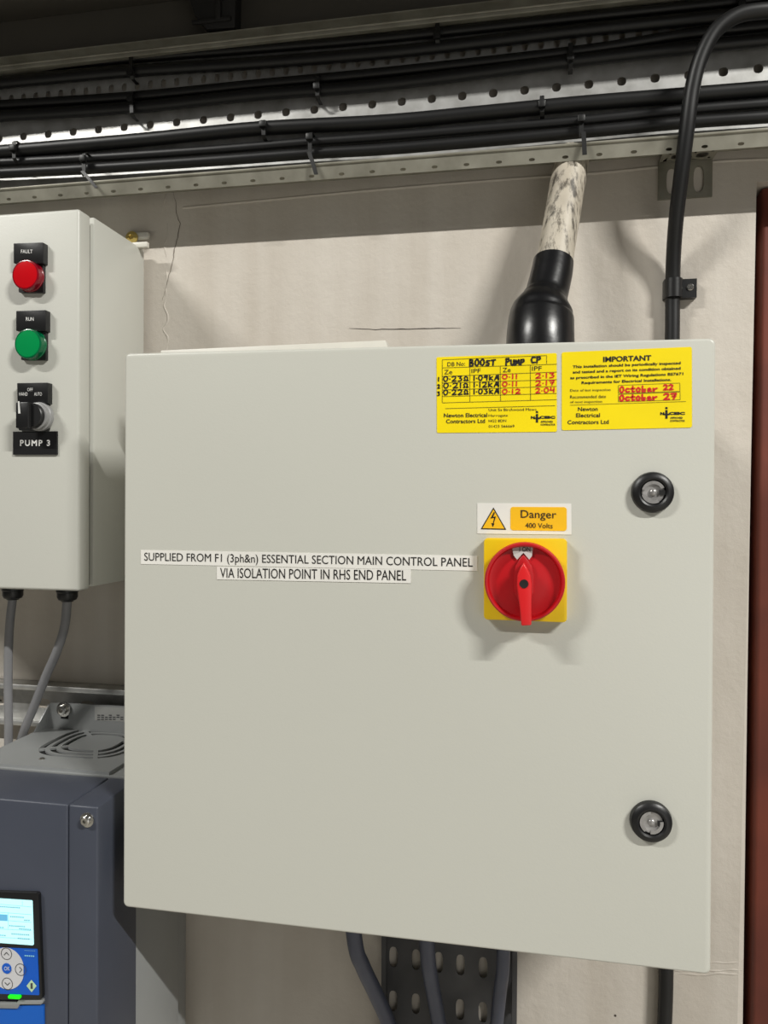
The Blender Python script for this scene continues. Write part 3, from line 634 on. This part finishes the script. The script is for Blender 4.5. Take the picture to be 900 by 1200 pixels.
for (bx_, by_), chev in (((28, 704), ((17, 710), (28, 698), (39, 710))), ((90, 774), ((85, 762), (96, 774), (85, 787))), ((32, 836), ((21, 830), (32, 842), (43, 831)))):
    rg = B(); cc = at(*f5(bx_, by_), YK-.0011); n = 32
    for i in range(n):
        a, b = 2*math.pi*i/n, 2*math.pi*(i+1)/n
        face(rg, [cc+V((math.cos(t_)*r_*u, 0, math.sin(t_)*r_*u)) for t_, r_ in ((a, 24), (b, 24), (b, 27), (a, 27))])
    line(rg, f5, YK-.0012, *chev[0], *chev[1], .0007); line(rg, f5, YK-.0012, *chev[1], *chev[2], .0007); obj('arrow_button', rg, M['traydark'], kp, smooth=False)
bm = B(); face(bm, [at(*f5(*p), YK-.0008) for p in ((138, 818), (161, 845), (139, 873), (116, 845))]); obj('start_mark', bm, M['diamond'], kp, smooth=False)
bm = B(); face(bm, [at(*f5(*p), YK-.0010) for p in ((134, 834), (143, 832), (144, 858), (134, 858))]); obj('start_bar', bm, M['traydark'], kp, smooth=False)
bm = B()
for k in range(7): line(bm, f5, YK-.0009, 108+k*7, 689+k*.4, 112+k*7, 689.3+k*.4, .0004)
for k in range(5): line(bm, f5, YK-.0009, 108+k*9, 712+k*.6, 114.5+k*9, 712.4+k*.6, .0012)
obj('panel_lines', bm, M['lcdink'], kp, smooth=False)
plate('status_led', [f5(34, 888), f5(86, 890), f5(88, 904), f5(36, 901)], YK-.0022, .003, M['led'], kp, 'bright green status light', r=.0011)
bm = B(); prism(bm, [at(*f5(*p), YD-.0035) for p in ((-260, 916), (70, 922), (80, 908), (186, 908), (188, 920), (180, 928), (86, 928), (76, 946), (-260, 940))], (0, .0036, 0), .0006); obj('lower_latch', bm, M['drivegrey'], drv)
plate('blue_cover', [f5(-260, 942), f5(192, 930), f5(204, 1900), f5(-260, 1900)], YD-.0015, .0018, M['blue'], drv, 'bright blue lower cover')

# ------------------------------------------------------------------ cable tray along the top
YB = -.012
zt_ = at(450, 30, -.03).z; ztl = zb2 = at(450, 187, -.052).z
bm = B(); p_ = .0165; n_ = 86; us = [-.55+p_*i for i in range(n_+1)]
zs = at(450, 71, YB).z; zh = at(450, 121, YB).z
vs = [0, zh-zb2-.009, zh-zb2+.009, zs-zb2-.0085, zs-zb2+.0085, zt_-zb2]
hl = {(i, 3): (.0032, .0050) for i in range(n_)}
hl.update({(i, 1): (.0046, .0046) for i in range(0, n_, 2)})
holed(bm, (0, YB, zb2), (1, 0, 0), (0, 0, 1), (0, .0012, 0), us, vs, hl, 4, 2.3)
tray = thing('cable_tray', 'long galvanised perforated cable tray running along the top of the wall', 'cable tray', (.16, -.02, zb2))
obj('tray_bed', bm, M['galv'], tray)
xa, xb = us[0], us[-1]
# lower flange: web at the bed's foot turning down into a lip with a row of small holes
bm = B(); zdn = at(450, 205, -.0485).z; Wd = V((0, -.004, ztl-zdn)); Hh = Wd.length
holed(bm, (xa, -.0485, zdn), (1, 0, 0), Wd/Hh, (0, .0011, .0003), [.033*i for i in range(44)], [0, .0015, .0065, Hh], {(i, 1): (.0030, .0015) for i in range(43)}, 4, 2.2)
bx(bm, xa, xb, -.0520, YB, ztl-.0008, ztl+.0006)
tube(bm, [V((xa, -.0522, ztl)), V((xb, -.0522, ztl))], .0016, 10); obj('lower_flange', bm, M['galvdull'], tray, smooth=False)
bm = B(); bx(bm, xa, xb, -.051, YB, zt_-.0012, zt_); zl_ = at(450, 33.5, -.052).z; zu_ = at(450, 27.5, -.052).z
bx(bm, xa, xb, -.053, -.0512, zl_, zu_, .0006); tube(bm, [V((xa, -.0522, zu_)), V((xb, -.0522, zu_))], .0014, 10); obj('upper_flange', bm, M['galvdull'], tray)
# black cables tied to the tray (photo anchors at x = 0, 450, 675, 850/900)
def run(anch, dia, label, grp, dy=0):
    r = dia/2; y = YB-.0006-r-dy; P = [at(x, z, y) for x, z in anch]
    d0 = (P[0]-P[1]).normalized(); d1 = (P[-1]-P[-2]).normalized()
    cable('black_cable', [V((xa+.01, y, P[0].z+.001)), P[0]+d0*.04]+P+[P[-1]+V((.04, 0, d1.z*.02)), V((xb-.01, y, P[-1].z+d1.z*.02))], r, M['cable'], label, 'cable', grp, 16, 10)
gU, gL = 'black cables of the upper bundle', 'black cables of the lower bundle'
run([(0, 83), (155, 68.5), (300, 57), (450, 44.5), (675, 21), (850, 3), (900, -4)], .0105, 'thin black cable, topmost of the bundle just under the tray upper edge', gU)
run([(0, 97.5), (155, 83.5), (300, 74), (450, 62), (560, 50), (675, 36.5), (850, 18.5), (900, 12)], .0130, 'black cable second from the top of the tray', gU)
run([(0, 123), (155, 113), (300, 99), (450, 85), (675, 60), (800, 41), (900, 30)], .0105, 'black cable running just below the row of small tray slots', gU)
run([(0, 136), (155, 126), (300, 111), (450, 99), (675, 71), (800, 57), (900, 47)], .0130, 'black cable just above the row of round tray holes', gU)
run([(0, 178), (155, 165), (300, 151), (450, 143), (560, 133), (675, 122), (800, 112), (900, 104)], .0152, 'thick black cable directly below the bright strip of tray', gL)
run([(0, 191), (100, 186), (240, 177), (364, 167), (450, 161), (560, 152), (682, 142), (800, 130), (900, 122)], .0110, 'black cable in the middle of the lower bundle', gL, .001)
run([(0, 203), (100, 198), (240, 189), (364, 180), (450, 175), (560, 166), (682, 155), (800, 144), (900, 137)], .0118, 'black cable lowest in the tray against the bottom flange', gL, .006)
# cable ties
def tie(px, ytop, ybot, yout, label, head=None, tail=None):
    a, b = at(px, ytop, -yout), at(px+.6, ybot, -yout); wd = .0044; bm = B()
    P = [(YB-.001, a.z+.002), (-yout+.003, a.z+.0018), (-yout-.0006, a.z-.001), (-yout-.001, (a.z+b.z)/2), (-yout-.0006, b.z+.001), (-yout+.003, b.z-.0018), (YB-.001, b.z-.002)]
    if tail: tl = at(*tail, -.055); P = P[:5]+[(-.0540, b.z-.002), (-.0560, (b.z+tl.z)/2), (-.0560, tl.z)]
    def X(k): return a.x+(b.x-a.x)*k/(len(P)-1)+((at(*tail, -.055).x-b.x)*max(0, k-4)/3 if tail else 0)
    lo = [[bm.verts.new((X(k)+s*wd/2, y-o_, z)) for k, (y, z) in enumerate(P)] for s, o_ in ((-1, 0), (1, 0), (1, .0012), (-1, .0012))]
    for q in range(4):
        for k in range(len(P)-1): bm.faces.new((lo[q][k], lo[q][k+1], lo[(q+1) % 4][k+1], lo[(q+1) % 4][k]))
    bmesh.ops.recalc_face_normals(bm, faces=bm.faces)
    h = at(px, head if head else (ytop+ybot)/2, -yout)
    bx(bm, h.x-.0036, h.x+.0036, -yout-.0058, -yout-.0004, h.z-.0034, h.z+.0034, .0007)
    tag(obj('cable_tie', bm, M['tie']), label, 'cable tie', 'black cable ties on the tray')
tie(154, 53, 90, .0262, 'black cable tie around the top two cables at left, by the tray upper edge', 86)
tie(154.5, 108, 134, .0262, 'black cable tie around the pair of cables under the small slots at left', 117)
tie(372, 89, 114, .0262, 'black cable tie around the pair of cables left of centre, above the round holes', 103)
tie(512.5, 17, 49, .0262, 'black cable tie around the top two cables near the middle of the tray', 44)
tie(668.5, 51, 77, .0262, 'black cable tie with its head between two cables above the white pipe, upper bundle', 69)
tie(868, -6, 22, .0262, 'black cable tie at the top right, above the bent black cable', 6)
tie(17, 166, 187, .0285, 'black cable tie on the thick cable at the far left', 175)
tie(309, 142, 160, .0285, 'black cable tie on the thick cable left of centre, lower bundle', 147)
tie(635, 113, 133, .0285, 'black cable tie on the thick cable to the left of the white pipe', 124)
tie(99, 180, 208, .0345, 'black cable tie at left with its tail hanging over the bottom flange', 187, (114, 221))
tie(363.5, 156, 186, .0345, 'black cable tie near the centre with its tail hanging over the bottom flange', 162, (371, 205))
tie(681, 134, 163, .0345, 'black cable tie directly above the white pipe with a straight tail over the flange', 141, (685, 182))
# black steel bracket hanging from the beam
bm = B(); P = [at(*p, -.05) for p in ((212, -90), (277, -90), (275, 32), (242, 34), (228, 18))]; hz = Z0+.9475
prism(bm, P, (0, .018, 0), .001)
bx(bm, at(252, 0, -.054).x, at(258, 0, -.054).x, -.054, -.049, at(255, 22, -.054).z, hz, .001); bx(bm, at(224, 0, -.054).x, at(270, 0, -.054).x, -.0535, -.0495, at(255, 24, -.054).z, at(255, 19, -.054).z, .001)
for v in bm.verts: v.co.z = min(v.co.z, hz)
tag(obj('steel_hanger', bm, M['blacksteel']), 'black steel hanger bracket fixed under the beam above the tray', 'bracket')
# tray support bracket on the wall
bm = B(); c = at(803, 210, -.003); bw = .0265; z1_, z0_ = at(803, 187, -.003).z, at(803, 232, -.003).z; hgt = z1_-z0_
holed(bm, (c.x-bw, -.003, z0_), (1, 0, 0), (0, 0, 1), (0, .0028, 0), [0, bw*.15, bw*.85, bw*1.15, bw*1.85, 2*bw], [0, hgt*.08, hgt*.86, hgt], {(1, 1): (.0052, .0135), (3, 1): (.0052, .0135)}, 4, 2.6)
holed(bm, (c.x-bw, -.003, z1_), (1, 0, 0), V((0, -.030, zb2-.0045-z1_)).normalized(), (0, -.0015, -.002), [0, bw*.25, bw*.95, bw*1.15, bw*1.85, 2*bw], [0, .004, .024, .029], {(1, 1): (.006, .0075), (3, 1): (.006, .0075)}, 4, 2.3)
tag(obj('tray_bracket', bm, M['galvdull']), 'slotted galvanised angle bracket on the wall under the tray at right', 'bracket')

# ------------------------------------------------------------------ painted pipe with heat-shrink boot
zp = at(633, 398, -.1); con = thing('painted_conduit', 'paint-flaked white pipe with black boot rising from the large enclosure', 'pipe', (zp.x, -.1, Z0+.494))
p0, p1 = at(646, 330, -.071), at(671, 180, -.0235)
d = (p1-p0).normalized(); p1 = p0+d*((zb2+.002-p0.z)/d.z)
bm = B(); tube(bm, [p0, p0.lerp(p1, .5), p1], .0178, 28, 4); obj('pipe', bm, M['pipe'], con)
bm = B(); q = [V((zp.x+.0008, -.103, Z0+.4945)), V((zp.x, -.1, zp.z)), at(634, 375, -.093), at(635.5, 364, -.0905), at(638, 353, -.0865), at(640.5, 345, -.083), at(646, 322, -.0745), at(648.5, 307, -.0695)]
tube(bm, q, [.0325, .0318, .031, .029, .0225, .0205, .0202, .0196], 32, 6); obj('heat_shrink_boot', bm, M['shrink'], con, 'black heat-shrink boot')

# bent black cable at right
drop = [V((xb-.01, -.06, at(960, 12, -.062).z)), at(960, 14, -.062), at(920, 13, -.064), at(890, 13, -.066), at(862, 19, -.067), at(838, 37, -.067), at(821, 68, -.066), at(811, 105, -.064), at(805, 150, -.060), at(799, 200, -.050), at(793, 250, -.034), at(789.5, 295, -.018), at(788.3, 338, -.0095), at(788, 390, -.0085), at(787, 500, -.0085), at(785, 700, -.0085), at(782, 1000, -.0085), at(780.5, 1150, -.0085), at(777.5, 1240, -.0085), at(774, 1400, -.0085)]
cable('black_cable', drop, .0073, M['cable'], 'thick black cable bending over the tray and dropping behind the large enclosure')
cl = at(789, 338.5, -.0095); h = .0096
bm = B(); P = []
for k in range(13):
    th = math.pi*k/12; P.append((cl.x-.0092*math.cos(th), -.0095-.0092*math.sin(th)))
inner = [(cl.x+.0076*math.cos(math.pi*k/12), -.0095-.0076*math.sin(math.pi*k/12)) for k in range(13)]
x2 = at(816.5, 338, -.009).x
prism(bm, [V((x, y, cl.z-h)) for x, y in [(cl.x-.0092, -.0005)]+P[:-1]+[(cl.x+.0092, -.0095), (x2, -.0095), (x2, -.0005), (cl.x+.0076, -.0005)]+inner+[(cl.x-.0076, -.0005)]], (0, 0, 2*h))
clp = thing('cable_clip', 'black plastic cable clip screwed to the wall above the enclosure', 'clip', (cl.x, -.005, cl.z-h))
obj('saddle', bm, M['black'], clp)
s_ = at(808.7, 336.5, -.0095); bm = B(); lathe(bm, s_, (0, -1, 0), [(.0036, 0), (.0036, .0006), (.003, .0013), (.0014, .0013), (.0011, .0004), (0, .0004)], 20); obj('screw', bm, M['chrome'], clp)

# ------------------------------------------------------------------ vertical tray and slate cables under the enclosure
f8 = lambda x, y: (380+x*.5778, 1060+y*.5778)
xl_, xr_ = at(*f8(118, 150), -.018).x, at(*f8(391, 150), -.018).x
vt = thing('vertical_cable_tray', 'dark perforated cable tray running down the wall below the large enclosure', 'cable tray', ((xl_+xr_)/2, -.01, Z0-.5))
cols = [at(*f8(x, 150), -.006).x for x in (140, 186, 232, 276, 322)]; cw = .0085
us = [xl_]; hc = []
for c_ in cols: us += [c_-cw, c_+cw]; hc.append(len(us)-2)
us.append(xr_); vs = [-.5]; hr = []
zr0, dzr = at(*f8(230, 207), -.006).z-Z0, at(*f8(230, 117), -.006).z-at(*f8(230, 207), -.006).z
z_ = zr0-6*dzr
while z_ < .02: vs += [z_-.014, z_+.014]; hr.append(len(vs)-2); z_ += dzr
vs.append(max(.06, vs[-1]+.01))
holed(bm_ := B(), (0, -.006, Z0), (1, 0, 0), (0, 0, 1), (0, .0012, 0), us, vs, {(i, j): (.0048, .0115) for i in hc for j in hr}, 4, 2.8)
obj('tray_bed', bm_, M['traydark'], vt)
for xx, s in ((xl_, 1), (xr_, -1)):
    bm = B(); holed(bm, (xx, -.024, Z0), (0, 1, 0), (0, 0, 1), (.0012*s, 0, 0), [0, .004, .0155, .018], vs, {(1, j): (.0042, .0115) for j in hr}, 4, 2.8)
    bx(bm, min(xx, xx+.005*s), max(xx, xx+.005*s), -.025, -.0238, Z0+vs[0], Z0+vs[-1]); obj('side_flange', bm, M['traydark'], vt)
def slate(pts, r, label): cable('slate_cable', pts, r, M['scable'], label, 'cable', 'slate blue cables under the enclosure')
z5 = Z0+.004
a = at(*f8(58, 60), -.075); slate([V((a.x-.004, -.085, z5)), at(*f8(62, 75), -.075), at(*f8(78, 125), -.065), at(*f8(104, 180), -.05), at(*f8(128, 235), -.04), at(*f8(145, 300), -.035), at(*f8(150, 500), -.035)], .0082, 'slate blue cable curving out at the left of the dark vertical tray')
a = at(*f8(208, 80), -.06); slate([V((a.x-.003, -.07, z5)), at(*f8(209, 90), -.06), at(*f8(216, 150), -.05), at(*f8(228, 215), -.04), at(*f8(240, 300), -.034), at(*f8(245, 500), -.034)], .0080, 'slate blue cable passing down the middle of the dark vertical tray')
a = at(*f8(364, 95), -.06); slate([V((a.x, -.066, z5)), at(*f8(363, 110), -.058), at(*f8(357, 170), -.05), at(*f8(350, 240), -.042), at(*f8(345, 320), -.036), at(*f8(343, 500), -.036)], .0070, 'slate blue cable along the right flange of the dark vertical tray')
